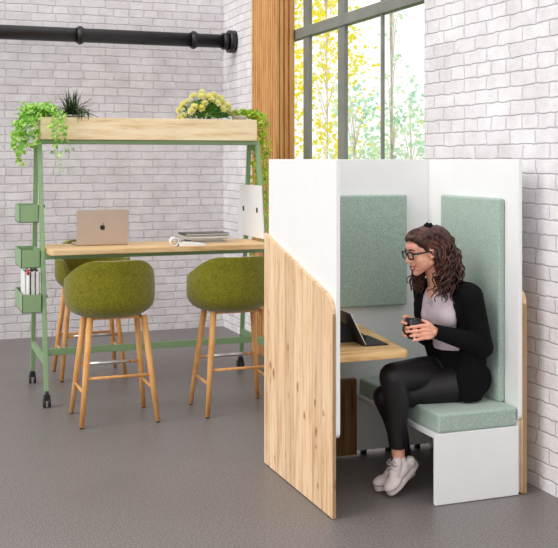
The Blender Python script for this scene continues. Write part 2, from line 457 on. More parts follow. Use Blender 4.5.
for x in (0, LX): 
    MB().bar((x, legpt(0, 1, .957)[1]+.01, .957), (x, legpt(0, 0, .957)[1]-.01, .957), .03, .04).build('cross_rail', 'green', T)
    MB().bar((x, legpt(0, 1, zt-.02)[1]-.01, zt-.014), (x, legpt(0, 0, zt)[1]+.01, zt-.014), .03, .028).build('cross_rail', 'green', T)
for y in (7.085-oy, 7.265-oy): MB().bar((-.012, y, zt-.01), (LX+.012, y, zt-.01), .03, .028).build('planter_rail', 'green', T)
MB().bar((LX, 7.11-oy, 1.64), (LX, 7.22-oy, 1.715), .014, .014).build('brace', 'green', T)
for x, z in ((.0, 1.29), (.0, .70)):
    p = Vector(legpt(x, True, z)); MB().tube([p+Vector((.016, 0, 0)), p+Vector((.022, 0, 0))], .010, 12).build('knob', 'black', T)
# desktop with rounded corners
def rrect(x0, x1, y0, y1, r, k=6):
    out = []
    for cx, cy, a in ((x1-r, y1-r, 0), (x0+r, y1-r, 90), (x0+r, y0+r, 180), (x1-r, y0+r, 270)):
        for i in range(k+1):
            t = math.radians(a+90*i/k); out.append((cx+r*math.cos(t), cy+r*math.sin(t)))
    return out
MB().prism(rrect(.022, LX-.022, 6.72-oy, 7.24-oy, .035), 'xy', .978, 1.012, .003).build('desktop', 'desk', T)
# overhead planter box, open on top
px0, px1, py0, py1, pz0, pz1 = .0, 1.55, 7.035-oy, 7.345-oy, zt+.006, 1.892
pl = MB()
pl.box(px0, px1, py0, py0+.018, pz0, pz1, .002); pl.box(px0, px1, py1-.018, py1, pz0, pz1, .002)
pl.box(px0, px0+.018, py0+.018, py1-.018, pz0, pz1, .002); pl.box(px1-.018, px1, py0+.018, py1-.018, pz0, pz1, .002)
pl.box(px0+.018, px1-.018, py0+.018, py1-.018, pz0, pz0+.012)
pl.build('planter_box', 'ply', T)
# three trays hung on the left end
for z0, z1, ya in ((1.18, 1.298, 6.985), (.885, 1.003, 6.90), (.598, .718, 6.825)):
    y0, y1 = ya-oy, 7.27-oy; x0, x1 = -.142, -.017; th = .004
    t = MB(); t.box(x0, x1, y0, y0+th, z0, z1); t.box(x0, x1, y1-th, y1, z0, z1)
    t.box(x0, x0+th, y0, y1, z0, z1); t.box(x1-th, x1, y0, y1, z0, z1); t.box(x0, x1, y0, y1, z0, z0+th)
    t.build('tray', 'green', T)
# white magnetic board on the right end with two slots
bd = MB(); bx = LX-.03
poly = [(6.865-oy, 1.035), (7.455-oy, 1.035), (7.405-oy, 1.415), (6.925-oy, 1.415)]
bd.prism(poly, 'yz', bx, bx+.012, .002); wb = bd.build('end_board', 'white', T)
for yy in (7.31, 7.0):
    s = MB(); s.box(bx-.002, bx+.002, yy-oy-.018, yy-oy+.018, 1.218, 1.254, .0015); s.build('slot', 'black', wb)

# ================================================================== BAR STOOLS
def make_stool(loc, rz, label):
    t = thing('bar_stool', label, 'stool', loc, rz, 'olive bar stools')
    NP, NR = 64, 22
    def rim(ph):
        a = abs(ph)/PI
        sm = lambda x: max(0, min(1, x))**2*(3-2*max(0, min(1, x)))
        return .366-.125*sm((a-.16)/.40)-.155*sm((a-.60)/.22)
    b = bmesh.new(); grid = []
    for i in range(NP):
        ph = -PI+2*PI*i/NP; h = rim(ph); row = []
        for j in range(NR+1):
            a = (j/NR); z = h*(a**1.7) if h > .12 else h*(a**1.5)
            q = min(z/.15, 1); rr = (1-(1-q)**2.9)**(1/2.9)
            if a == 0: rr = .02
            rx = .280*rr; ry = .248*rr
            # gentle inward lean of the upper walls
            k = max(0, z-.2); rx -= .06*k; ry -= .02*k
            row.append(b.verts.new((rx*math.sin(ph), -ry*math.cos(ph), z)))
        grid.append(row)
    for i in range(NP):
        A, B = grid[i], grid[(i+1) % NP]
        for j in range(NR): b.faces.new((A[j], B[j], B[j+1], A[j+1])).smooth = True
    b.faces.new([g[0] for g in grid])
    bmesh.ops.recalc_face_normals(b, faces=b.faces[:])
    me = bpy.data.meshes.new('seat_shell'); b.to_mesh(me); b.free()
    o = link('seat_shell', me, 'olive', t); o.location = (-.026, 0, .629)
    # outward check then thickness to the inside
    so = o.modifiers.new('thickness', 'SOLIDIFY'); so.thickness = .042; so.offset = -1; so.use_even_offset = False
    bv = o.modifiers.new('round', 'BEVEL'); bv.width = .016; bv.segments = 3; bv.limit_method = 'ANGLE'; bv.angle_limit = 1.0
    sc = MB(); sc.ellip((0, .015, .735), (.225, .205, .045)); sc.build('seat_cushion', 'olive', t)
    us = MB(); us.prism(rrect(-.16, .16, -.095, .095, .03), 'xy', .626, .645, .004); us.build('under_frame', 'leg', t)
    feet = {}
    for sx in (-1, 1):
        for sy in (-1, 1):
            a, c = Vector((sx*.165, sy*.10, .645)), Vector((sx*.232, sy*.195, .006))
            feet[sx, sy] = (a, c)
            lg = MB().tube([a, a.lerp(c, .5), c], [.020, .0185, .0145], 16).build('leg', 'leg', t)
            MB().tube([c, c-Vector((0, 0, .006))], .012, 12).build('foot_cap', 'black', lg)
    def on(sx, sy, z):
        a, c = feet[sx, sy]; return a.lerp(c, (a.z-z)/(a.z-c.z))
    MB().tube([on(-1, -1, .285), on(1, -1, .285)], .0095, 12).build('stretcher', 'leg', t)
    fs = MB().tube([on(-1, 1, .315), on(1, 1, .315)], .010, 12).build('footrest', 'leg', t)
    p, q = on(-1, 1, .315), on(1, 1, .315)
    MB().tube([p.lerp(q, .16)+Vector((0, .001, .001)), p.lerp(q, .84)+Vector((0, .001, .001))], .0115, 12).build('metal_sleeve', 'steel', fs)
    for sx in (-1, 1): MB().tube([on(sx, -1, .2), on(sx, 1, .2)], .0095, 12).build('stretcher', 'leg', t)
    return t
# ================================================================== run stools
st = make_stool((1.245, 6.30, 0), 0, 'olive felt bar stool in front of the table below the laptop, seen from behind')
dup(st, (2.018, 6.28, 0), 0, 'olive felt bar stool beside the wooden end of the booth, seen from behind')
dup(st, (1.325, 7.64, 0), PI, 'olive felt bar stool on the far side of the table, mostly hidden')

# ================================================================== THINGS ON THE TABLE
dz = 1.012
lp = thing('laptop', 'pale gold laptop with its lid back showing, on the tall table', 'laptop', (1.305, 7.005, dz))
MB().box(-.178, .178, .0, .225, .002, .014, .004).build('keyboard_base', 'gold', lp)
lid = MB(); lb = bmesh.new()
mt = Matrix.Translation((0, .002, .010)) @ Matrix.Rotation(math.radians(3), 4, 'X')
q = MB(); q.prism(rrect(-.178, .178, 0, .236, .012), 'xz', -.004, .003, .0012); lid.merge(q.bm, mt)
L = lid.build('lid', 'gold', lp)
q = MB(); q.box(-.168, .168, .0035, .0045, .012, .226); s = MB(); s.merge(q.bm, mt); s.build('screen', 'black', L)
# fruit mark on the lid: bitten body and leaf
def apple():
    pts = []
    for i in range(60):
        t = 2*PI*i/60; r = 1.0+.05*math.cos(2*t)
        x = 1.0*math.cos(t)*r*.93; z = math.sin(t)*.98
        if z > 0: z -= .22*math.exp(-(x/.30)**2)
        else: z += .13*math.exp(-(x/.25)**2)
        if z < 0: x *= 1+.16*z
        dx, dzz = x-1.12, z-.16
        dd = math.hypot(dx, dzz)
        if dd < .46: x, z = 1.12+dx/dd*.46, .16+dzz/dd*.46
        pts.append((x, z))
    return pts
sc = .0195
q = MB(); q.prism([(x*sc, z*sc+.115) for x, z in apple()], 'xz', -.0052, -.0038)
lf = []
for i in range(16):
    t = i/15; lf.append((.02+.5*t, .95+.62*t-.28*math.sin(PI*t)*-1*.9))
lf2 = [(x, z) for x, z in lf]+[(.02+.5*t/15, .95+.62*t/15-.22*math.sin(PI*t/15)) for t in range(14, 0, -1)]
q.prism([(x*sc, z*sc+.115) for x, z in lf2], 'xz', -.0052, -.0038)
s = MB(); s.merge(q.bm, mt); s.build('lid_emblem', 'black', L)

# stack of magazines
z = dz
mags = [('grey', .29, .20, .009, 'greypaper', 0), ('dark', .24, .17, .013, 'magblack', 0), ('pale', .30, .21, .011, 'greypaper', .03), ('white', .31, .21, .008, 'paper', -.02), ('grey', .31, .20, .010, 'greypaper', .02), ('black', .325, .215, .010, 'magblack', 0)]
names = ['bottom grey magazine of the stack on the tall table', 'small dark book second from bottom of the stack', 'thick pale magazine third from bottom of the stack', 'thin white magazine in the middle of the stack', 'pale magazine right under the black top one', 'black covered magazine topmost of the stack on the tall table']
for (nm, w, dd, h, mat, rz), lab in zip(mags, names):
    m = thing('magazine', lab, 'magazine', (2.045, 7.06, z+.0005), rz, 'magazines stacked on the tall table')
    x_off = 0 if w > .25 else .0
    b = MB(); b.box(-w/2+.003, w/2-.003, -dd/2+.003, dd/2-.003, .0015, h-.0015); b.build('pages', 'paper' if mat != 'greypaper' else 'greypaper', m)
    b = MB(); b.box(-w/2, w/2, -dd/2, dd/2, 0, .0015); b.box(-w/2, w/2, -dd/2, dd/2, h-.0015, h); b.box(-w/2, -w/2+.002, -dd/2, dd/2, 0, h); b.build('cover', mat, m)
    z += h+.001
# white paper curled into a roll at its left end
cp = thing('rolled_paper', 'white paper with a curled roll at its left end, in front of the magazines', 'paper', (1.757, 6.80, dz), math.radians(-8))
b = MB(); ring = [(.030, -.045), (.030, .045), (.024, .045), (.024, -.045), (.030, -.045)]
b.lathe(ring, 32, Matrix.Translation((0, 0, .031)) @ Matrix.Rotation(PI/2, 4, 'X'), cap=False); b.build('roll', 'paper', cp)
up = [(.030+.185*k/20, .010+.018*math.sin(PI*min(1, .15+k/20*.85))**.8*(1-.45*k/20)) for k in range(21)]
MB().prism([(.215, .0005), (.030, .0005)]+up, 'xz', -.045, .045, .0008).build('sheet', 'paper', cp)

# binders standing in the lowest tray
for i, (x, lab) in enumerate(((.786, 'leftmost white binder standing in the lowest green tray'), (.8195, 'middle white binder standing in the lowest green tray'), (.849, 'rightmost white binder standing in the lowest green tray'))):
    w = (.034, .029, .028)[i]
    b = thing('binder', lab, 'binder', (x, 6.99, .6025), 0, 'binders in the tray')
    c = MB(); c.box(-w/2, w/2, -.13, -.127, 0, .262); c.box(-w/2, -w/2+.003, -.13, .12, 0, .262); c.box(w/2-.003, w/2, -.13, .12, 0, .262)
    c.build('cover', 'paper', b)
    MB().box(-w/2+.004, w/2-.004, -.124, .115, .004, .252).build('pages', 'greypaper', b)
mk = thing('marker_pen', 'red capped marker standing up behind the leftmost white binder', 'pen', (.787, 6.842, .6025))
MB().tube([(0, 0, 0), (0, 0, .245)], .007, 12).build('barrel', 'paper', mk)
MB().tube([(0, 0, .245), (0, 0, .278)], .009, 12).build('cap', 'red', mk)

# ================================================================== PLANTS IN THE PLANTER
pf = pz0+.0125   # planter bottom
def pot(root, r, h, mat='white', rimz=None):
    p = MB(); p.lathe([(r*.8, 0), (r, h), (r*1.06, h), (r*1.06, h+.008), (r*.94, h+.008), (r*.92, h-.02), (0, h-.02)], 28); p.build('pot', mat, root)
    MB().lathe([(0, h-.03), (r*.9, h-.025), (r*.9, h-.012), (0, h-.008)], 20).build('soil', 'soil', root)
# ivy
iv = thing('ivy_plant', 'bright green ivy trailing over the left end of the planter', 'plant', (.958, 7.18, pf))
pot(iv, .065, .14)
fol, stm = MB(), MB(); rd = random.Random(11)
top = .14
def trail(pts, n, size, shape, fol, stm, rd, thick=.0018, spread=.02):
    P = [Vector(p) for p in pts]; out = []
    for i in range(len(P)-1):
        for k in range(6): out.append(P[i].lerp(P[i+1], k/6)+Vector((rd.uniform(-1, 1), rd.uniform(-1, 1), rd.uniform(-1, 1)))*.003)
    out.append(P[-1]); stm.tube(out, thick, 5)
    for i in range(n):
        t = (i+rd.random())/n*(len(out)-1); a = out[int(t)]
        d = Vector((rd.uniform(-1, 1), rd.uniform(-1.2, .7), rd.uniform(-.7, .3)))
        fol.leaf(a+Vector((rd.uniform(-1, 1), rd.uniform(-1, 1), rd.uniform(-1, 1)))*spread, d, size*rd.uniform(.7, 1.25), size*rd.uniform(.8, 1.1), shape, .25, rd)
for i in range(26):        # crown over the pot, tumbling left
    a = rd.uniform(0, 2*PI)
    trail([(0, 0, top), (.05*math.cos(a)-.03, .05*math.sin(a), top+.07), (.11*math.cos(a)-.08, .08*math.sin(a)-.03, top+.06)], 9, .058, 'ivy', fol, stm, rd)
for dx, dy, ln in ((-.19, -.05, .20), (-.21, 0, .26), (-.15, -.10, .24), (-.20, -.12, .3), (-.17, .04, .34), (-.21, .05, .18), (-.12, -.14, .16), (-.20, -.06, .24), (-.10, -.16, .22)):
    trail([(0, 0, top), (dx*.6, dy*.6, top+.05), (dx, dy, top-.03), (dx-.01, dy, top-ln*.6), (dx+.0, dy, top-ln)], 26, .052, 'ivy', fol, stm, rd)
for dx, dy, ln in ((.01, -.19, .28), (.035, -.20, .40), (.075, -.19, .26), (.02, -.2, .2)):
    trail([(0, 0, top), (dx*.6, dy*.6, top+.06), (dx, dy, top), (dx, dy-.01, top-ln*.5), (dx+.02, dy, top-ln)], 20, .040, 'ivy', fol, stm, rd)
trail([(.0, 0, top), (.05, -.16, top+.03), (.07, -.2, top-.06), (.10, -.2, top-.16), (.14, -.19, top-.23)], 16, .030, 'ivy', fol, stm, rd)
stm.build('stems', 'ivy', iv); fol.build('leaves', 'ivy', iv)
# dark grassy plant
gp = thing('grass_plant', 'dark green spiky grass plant in a white pot near the planter left end', 'plant', (1.125, 7.19, pf))
pot(gp, .07, .152)
b = MB(); rd = random.Random(5)
for i in range(260):
    a = rd.uniform(0, 2*PI); el = .02+1.5*rd.random()**1.25; ln = rd.uniform(.15, .25); d = Vector((math.cos(a)*math.cos(el), math.sin(a)*math.cos(el)*.8, math.sin(el)))
    side = d.cross(Vector((0, 0, 1))).normalized()*rd.uniform(.004, .0065); p0 = Vector((rd.uniform(-.03, .03), rd.uniform(-.03, .03), .15)); pr = None
    g = ln*1.1*(math.cos(el)**1.5)
    for k in range(7):
        t = k/6; c = p0+d*ln*t-Vector((0, 0, 1))*g*t*t*.85; c.y = max(-.128, min(.128, c.y)); c.z = max(c.z, .12); w = side*(1-t**1.6)*1.0+side*.02
        cur = (b.bm.verts.new(c-w), b.bm.verts.new(c+Vector((0, 0, -.002))), b.bm.verts.new(c+w))
        if pr: b.bm.faces.new((pr[0], pr[1], cur[1], cur[0])); b.bm.faces.new((pr[1], pr[2], cur[2], cur[1]))
        pr = cur
for i in range(12):      # a few long blades arch over the front edge of the planter
    x0 = rd.uniform(-.02, .10); x1 = x0+rd.uniform(-.01, .05); dr = rd.uniform(.0, .055); pr = None
    for p_ in ((x0*.4, -.02, .15), (x0*.7, -.09, .20), (x0, -.150, .195), (x1, -.172, .165), (x1, -.180, .150-dr)):
        c = Vector(p_); w = Vector((.004 if p_[1] > -.175 else .0012, 0, 0)); cur = (b.bm.verts.new(c-w), b.bm.verts.new(c+w))
        if pr: b.bm.faces.new((pr[0], pr[1], cur[1], cur[0]))
        pr = cur
b.build('blades', 'grassy', gp)
# yellow chrysanthemums
ch = thing('flowering_plant', 'pale yellow flowering plant bushing out of the planter', 'plant', (2.09, 7.19, pf))
pot(ch, .075, .13)
lv, sm_ = MB(), MB(); rd = random.Random(9)
for i in range(620):
    a = rd.uniform(0, 2*PI); el = rd.uniform(.0, 1.5); r = rd.uniform(.35, 1)**.7
    p = Vector((math.cos(a)*math.cos(el)*.17*r, math.sin(a)*math.cos(el)*.10*r, .15+math.sin(el)*.125*r))
    lv.leaf(p, (p-Vector((0, 0, .1))+Vector((rd.uniform(-.08, .08), rd.uniform(-.08, .08), rd.uniform(-.05, .05)))), rd.uniform(.028, .046), .024, 'lobed', .3, rd)
heads = [(-.19, .15, .0), (-.165, .105, -.03), (-.13, .21, 0), (-.10, .25, -.03), (-.075, .255, .02), (-.155, .185, .03), (-.02, .285, 0), (.02, .245, -.05), (.06, .265, 0),
         (.10, .245, -.02), (.135, .215, .02), (.165, .185, -.04), (.20, .135, 0), (-.05, .16, -.09), (.03, .225, -.07), (.13, .245, .04), (-.10, .17, -.08), (.11, .16, -.09), (-.04, .245, -.05), (-.02, .20, -.07), (.17, .16, .03), (-.18, .09, .02), (.0, .26, .05), (.075, .2, -.08), (-.12, .14, -.07)]
for x, zz, y in heads:
    c = Vector((x, y, .055+zz)); sm_.tube([Vector((x*.2, y*.2, .10)), c*.6+Vector((0, 0, .05)), c], .0018, 5)
lv.build('leaves', 'mumleaf', ch); sm_.build('stems', 'mumleaf', ch)
for x, zz, y in heads:
    c = Vector((x, y, .055+zz)); fl = MB(); R = rd.uniform(.030, .040); ax = (c-Vector((0, 0, .12))+Vector((0, -.06, 0))).normalized()
    for i in range(46):
        ph = i*2.39996; zz_ = 1-i/46*1.25; rr = math.sqrt(max(0, 1-min(1, abs(zz_))**2))
        d = Vector((rr*math.cos(ph), rr*math.sin(ph), zz_)); d = ax.to_track_quat('Z', 'Y').to_matrix() @ d
        fl.leaf(c, d, R*rd.uniform(.85, 1.1), R*.42, 'ovate', -.1, rd)
    fl.build('flower', 'petal', ch)
# trailing vine at the right end
vn = thing('trailing_vine', 'long yellow green vine hanging down past the planter right end', 'plant', (2.355, 7.19, pf))
pot(vn, .055, .165)
fol, stm = MB(), MB(); rd = random.Random(21)
for i in range(15):
    yy = rd.uniform(-.11, .11); xx = .125+rd.uniform(0, .10); ln = rd.uniform(.8, 1.08) if i > 2 else rd.uniform(.3, .6)
    trail([(0, 0, .165), (xx*.55, yy*.5, .205), (xx*.95, yy*.8, .17)]+[(xx+rd.uniform(-.02, .02), yy+rd.uniform(-.02, .02), .16-ln*k/6) for k in range(1, 7)], int(60*ln), .032, 'lobed', fol, stm, rd, spread=.018)
for i in range(9):
    a = rd.uniform(0, 2*PI); trail([(0, 0, .17), (.04*math.cos(a), .04*math.sin(a), .20), (.08*math.cos(a), .06*math.sin(a), .20)], 9, .034, 'lobed', fol, stm, rd)
stm.build('stems', 'vine', vn); fol.build('leaves', 'vine', vn)
# ================================================================== BOOTH
BX0, BX1, BY0, BY1, BH = 1.800, 2.818, 4.168, 5.075, 1.604
bo = thing('meeting_booth', 'white one-person meeting booth with knotty wood outer panels and sage pads', 'booth', (BX0, BY0, 0))
W_, D_ = BX1-BX0, BY1-BY0
def arc(cx, cz, r, a0, a1, k=8): return [(cx+r*math.cos(math.radians(a0+(a1-a0)*i/k)), cz+r*math.sin(math.radians(a0+(a1-a0)*i/k))) for i in range(k+1)]
zf, zn = 1.217, .995      # outer wood top at the far and at the near end
slope = (zf-zn)/(D_-.06)
wp = [(0, .004), (D_, .004), (D_, zf)]+[(.075, 1.217-(D_-.075)*.262), (.045, .984), (.02, .962), (.006, .935), (0, .90)]
MB().prism(wp, 'yz', 0, .018, .0025).build('outer_wood_panel', 'board', bo)
MB().prism(wp, 'yz', W_-.030, W_-.004, .0025).build('outer_wood_panel', 'board', bo)
wh = arc(.03, .385, .03, 180, 270)+[(D_-.02, .355), (D_-.02, BH), (0, BH)]
MB().prism(wh, 'yz', .0185, .0385, .002).build('side_panel', 'white', bo)
MB().prism(wh, 'yz', W_-.0505, W_-.0305, .002).build('side_panel', 'white', bo)
MB().box(.039, W_-.051, D_-.025, D_-.003, .02, BH, .002).build('back_panel', 'white', bo)
MB().box(.0185, .0385, D_-.2, D_-.021, .012, .355).build('corner_filler', 'white', bo)
MB().box(W_-.0505, W_-.0305, .024, D_-.026, .006, .3545).build('inner_panel', 'white', bo)
for x in (.57, .72, .1, .9): MB().tube([(x, D_-.015, 0), (x, D_-.015, .022)], .018, 12).build('glide', 'black', bo)
for x in (.009, W_-.017):
    for y in (.05, D_-.06): MB().tube([(x, y, 0), (x, y, .0045)], .008, 10).build('glide', 'black', bo)
def cushion(x0, x1, y0, y1, z0, z1, name, rad=.014):
    MB().box(x0, x1, y0, y1, z0, z1, rad, 4).build(name, 'pad', bo)
    bpy.data.objects[-1] if False else None
cushion(.19, .813, D_-.062, D_-.026, .805, 1.41, 'acoustic_pad', .01)
cushion(W_-.088, W_-.052, .115, .69, .42, 1.413, 'backrest_pad', .012)
# bench
SX = .519
MB().box(SX, W_-.052, .0, .022, .003, .331, .0015).build('bench_end_panel', 'white', bo)
MB().box(SX, W_-.052, .022, D_-.026, .309, .331, .0015).build('bench_board', 'white', bo)
MB().box(SX+.018, W_-.055, .004, D_-.030, .332, .421, .014, 4).build('seat_cushion', 'pad', bo)
# table
MB().prism([(.039, .04), (.385, .04), (.405, .06), (.515, D_-.06), (.039, D_-.06)], 'xy', .688, .72, .003).build('table_top', 'table', bo)
br = [(.039, .687), (.20, .687)]+[(.20-.161*math.sin(t*PI/2/10)**1.0, .687-.085*(1-math.cos(t*PI/2/10))) for t in range(1, 11)]
MB().prism(br, 'xz', .30, .32, .001).build('table_bracket', 'white', bo)
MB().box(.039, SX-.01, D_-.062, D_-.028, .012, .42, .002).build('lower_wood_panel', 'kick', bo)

# tablet computer on the booth table
tb = thing('tablet_computer', 'black tablet computer with keyboard propped open on the booth table', 'tablet', (2.05, 4.37, .7215), math.radians(-3))
MB().box(0, .125, 0, .26, 0, .006, .002).build('keyboard', 'black', tb)
kb = MB()
for i in range(10):
    for j in range(4): kb.box(.02+j*.024, .04+j*.024, .012+i*.0238, .032+i*.0238, .006, .0075)
kb.build('keys', 'magblack', tb)
mt = Matrix.Translation((.01, 0, .0075)) @ Matrix.Rotation(math.radians(-27), 4, 'Y')
q = MB(); q.box(-.008, 0, 0, .26, 0, .168, .002); s = MB(); s.merge(q.bm, mt); tscr = s.build('display', 'black', tb)
q = MB(); q.box(-.0095, -.0078, .235, .25, .155, .161); s = MB(); s.merge(q.bm, mt); s.build('rear_camera', 'steel', tscr)
q = MB(); q.box(-.003, .0003, -.0012, .0003, 0, .168); s = MB(); s.merge(q.bm, mt); s.build('silver_edge', 'silver', tscr)
MB().bar((-.035, .13, .085), (-.085, .13, .003), .24, .003).build('kickstand', 'black', tb)
# ================================================================== SEATED WOMAN
WR = Vector((2.52, 4.46, 0))
wo = thing('person', 'smiling person in black cardigan and glasses seated on the booth bench holding a black mug', 'person', WR)
V = Vector
def keep(o):
    o.data.transform(Matrix.Translation(-WR)); return o
tf = V((-.89, -.456, 0)).normalized(); tl = V((-tf.y, tf.x, 0))
RT = Matrix((tf, tl, V((0, 0, 1)))).transposed()           # torso frame: x forward, y left, z up
lean = Matrix.Rotation(math.radians(8), 3, 'Y')
RL = RT @ lean
hf0 = V((-.985, .0, 0)); hf0 = V((-.993, .02, 0)).normalized(); pit = math.radians(15)
hf = hf0*math.cos(pit)-V((0, 0, 1))*math.sin(pit); hu = V((0, 0, 1))*math.cos(pit)+hf0*math.sin(pit); hl = hu.cross(hf)
HC = V((2.405, 4.435, 1.163)); HS = 1.0
HM = Matrix.Translation(HC) @ Matrix((hf, hl, hu)).transposed().to_4x4() @ Matrix.Scale(HS, 4)
H3 = HM.to_3x3()
def hp(x, y, z): return HM @ V((x, y, z))
pelvis = V((2.60, 4.455, .525)); hipL = V((2.585, 4.385, .505)); hipR = V((2.58, 4.535, .530))
waist = V((2.565, 4.455, .70)); chest = V((2.515, 4.45, .875)); neckb = V((2.500, 4.45, .985))
shL = V((2.585, 4.305, .945)); shR = V((2.485, 4.575, .945))
elL = V((2.640, 4.285, .705)); wrL = V((2.392, 4.262, .783))
elR = V((2.515, 4.60, .70)); wrR = V((2.365, 4.435, .775))
kneeA = V((2.190, 4.355, .574)); ankA = V((2.236, 4.378, .178))
kneeB = V((2.212, 4.475, .448)); ankB = V((2.335, 4.475, .085))
MUG = V((2.286, 4.325, .752))
def torso(b, g, back=0):
    o = -tf*back
    b.ellip(pelvis+o, (.105+g, .165+g, .105+g), RT); b.ellip(waist+o, (.085+g, .122+g, .11+g), RL)
    b.ellip(chest+o, (.098+g, .142+g, .13+g), RL); b.ellip(chest+V((0, 0, .06))+o, (.075+g, .135+g, .07+g), RL)
    b.chain([(pelvis+o, .10+g), (waist+o, .085+g), (chest+o, .09+g)])
    for s in (-1, 1): b.ellip(chest+tf*.050+tl*s*.060+V((0, 0, -.03))+o, (.046+g, .054+g, .055+g), RT)
    b.capsule(shL+tf*.0+V((0, 0, -.005)), .048+g, shR+V((0, 0, -.005)), .048+g)
def armL(b, g): b.chain([(shL, .05+g), (shL.lerp(elL, .5), .043+g), (elL, .037+g), (elL.lerp(wrL, .35), .036+g), (wrL, .024+g)])
def armR(b, g): b.chain([(shR, .05+g), (shR.lerp(elR, .5), .043+g), (elR, .037+g), (elR.lerp(wrR, .35), .036+g), (wrR, .024+g)])
def legA(b, g): b.chain([(hipR, .082+g), (hipR.lerp(kneeA, .5), .073+g), (kneeA, .054+g), (kneeA.lerp(ankA, .28)+V((.012, 0, 0)), .052+g), (kneeA.lerp(ankA, .7), .037+g), (ankA, .030+g)])
def legB(b, g): b.chain([(hipL, .082+g), (hipL.lerp(kneeB, .5), .071+g), (kneeB, .053+g), (kneeB.lerp(ankB, .28)+V((.015, 0, 0)), .050+g), (kneeB.lerp(ankB, .7), .037+g), (ankB, .030+g)])

# ---- one continuous body
b = MB(); torso(b, 0); armL(b, 0); armR(b, 0); legA(b, 0); legB(b, 0)
# feet (inside the shoes)
toeA = V((2.182, 4.355, .058)); toeB = V((2.20, 4.453, .042)); heelA = V((2.272, 4.381, .150)); heelB = V((2.325, 4.476, .085))
b.chain([(heelA, .020), (V((2.228, 4.370, .110)), .020), (toeA, .012)]); b.chain([(heelB, .020), (V((2.262, 4.463, .062)), .020), (toeB, .012)]); b.capsule(ankA, .028, V((2.236, 4.374, .12)), .02); b.capsule(ankB, .026, V((2.30, 4.47, .07)), .02)
# neck, skull, face
b.chain([(neckb, .056), (hp(-.03, 0, -.075), .052), (hp(-.02, 0, -.02), .05)])
b.ellip(neckb+V((0, 0, -.02)), (.06, .10, .04), RL)
b.ellip(hp(-.012, 0, .02), V((.094, .073, .088))*HS, H3.normalized() if False else Matrix((hf, hl, hu)).transposed())
HR = Matrix((hf, hl, hu)).transposed()
def he(b, c, r, rot=None, sub=3): b.ellip(hp(*c), V(r)*HS, HR @ rot if rot is not None else HR, sub)
he(b, (.030, 0, -.030), (.058, .058, .072)); he(b, (.050, 0, -.070), (.036, .040, .036)); he(b, (.068, 0, -.098), (.020, .022, .016))
he(b, (.050, 0, .030), (.040, .056, .034))
he(b, (.0, 0, -.05), (.06, .054, .05))
for s in (-1, 1):
    he(b, (.052, s*.040, -.036), (.026, .022, .022)); he(b, (.058, s*.030, -.052), (.020, .018, .018))   # raised smiling cheeks
    b.capsule(hp(.005, s*.052, -.06), .016*HS, hp(.060, s*.016, -.092), .015*HS)                    # jaw
    b.capsule(hp(.078, s*.012, .016), .009*HS, hp(.068, s*.045, .012), .008*HS)                     # brow ridge
    he(b, (.002, s*.074, -.012), (.017, .006, .028), Matrix.Rotation(-s*.35, 3, 'Z'))              # ear
    b.capsule(hp(.008, s*.072, -.034), .007*HS, hp(.002, s*.076, -.032), .006*HS); he(b, (.030, s*.030, -.048), (.048, .034, .046)); he(b, (.034, s*.034, -.056), (.034, .028, .030)); he(b, (.056, s*.024, -.074), (.022, .018, .018))
b.chain([(hp(.080, 0, .010), .008*HS), (hp(.094, 0, -.014), .0095*HS), (hp(.104, 0, -.030), .0105*HS)])
for s in (-1, 1): he(b, (.092, s*.011, -.034), (.011, .008, .008))
he(b, (.078, 0, -.052), (.014, .022, .012)); he(b, (.079, 0, -.076), (.011, .018, .009))
# ---- left hand (near): palm, four fingers around the mug, thumb over the rim
def fing(b, pts, r0, r1):
    n = len(pts); b.chain([(V(p), r0+(r1-r0)*i/(n-1)) for i, p in enumerate(pts)])
k0 = [V((2.328, 4.262, z)) for z in (.822, .802, .782, .764)]
b.chain([(wrL, .023), (V((2.366, 4.262, .788)), .022)])
for i, kk in enumerate(k0): b.capsule(V((2.372, 4.263, .796-.007*i)), .015, kk, .0115)
dxs = (.0, .003, -.002, -.014); mx, my = MUG.x, MUG.y
for i, kk in enumerate(k0):
    z = (.820, .798, .777, .757)[i]; rr = .0385+.0075-.002*(i > 1)
    pts = [kk]
    for a in ((-62, -88, -112, -134), (-62, -90, -116, -140), (-62, -88, -112, -135), (-62, -84, -102, -118))[i]:
        pts.append(V((mx+rr*math.cos(math.radians(a)), my+rr*math.sin(math.radians(a)), z-.0015*len(pts))))
    fing(b, pts, .0092 if i < 3 else .0082, .0070)
fing(b, [V((2.366, 4.268, .800)), V((2.352, 4.285, .820)), V((2.338, 4.300, .832)), V((2.326, 4.312, .838))], .013, .0072)
# ---- right hand (far): palm on the far side, fingertips round the left of the mug, thumb up on the rim
b.chain([(wrR, .023), (V((2.340, 4.405, .785)), .022)])
kr = [V((2.296, 4.382, z)) for z in (.832, .812, .792, .773)]
for i, kk in enumerate(kr): b.capsule(V((2.335, 4.400, .800-.006*i)), .015, kk, .0115)
for i, kk in enumerate(kr):
    z = (.829, .808, .788, .768)[i]; rr = .0460; pts = [kk]
    for a in ((110, 145, 175, 202), (110, 145, 180, 210), (110, 145, 178, 207), (110, 140, 168, 192))[i]:
        e = .006 if i < 1 and a > 140 else 0
        pts.append(V((mx+(rr+e)*math.cos(math.radians(a)), my+(rr+e)*math.sin(math.radians(a)), z)))
    fing(b, pts, .0090, .0070)
fing(b, [V((2.332, 4.398, .806)), V((2.305, 4.385, .838)), V((2.268, 4.365, .852)), V((2.246, 4.345, .852))], .012, .0076)
body = blob(b, 'body', 'skin', wo, .0036, 3, .5); keep(body)

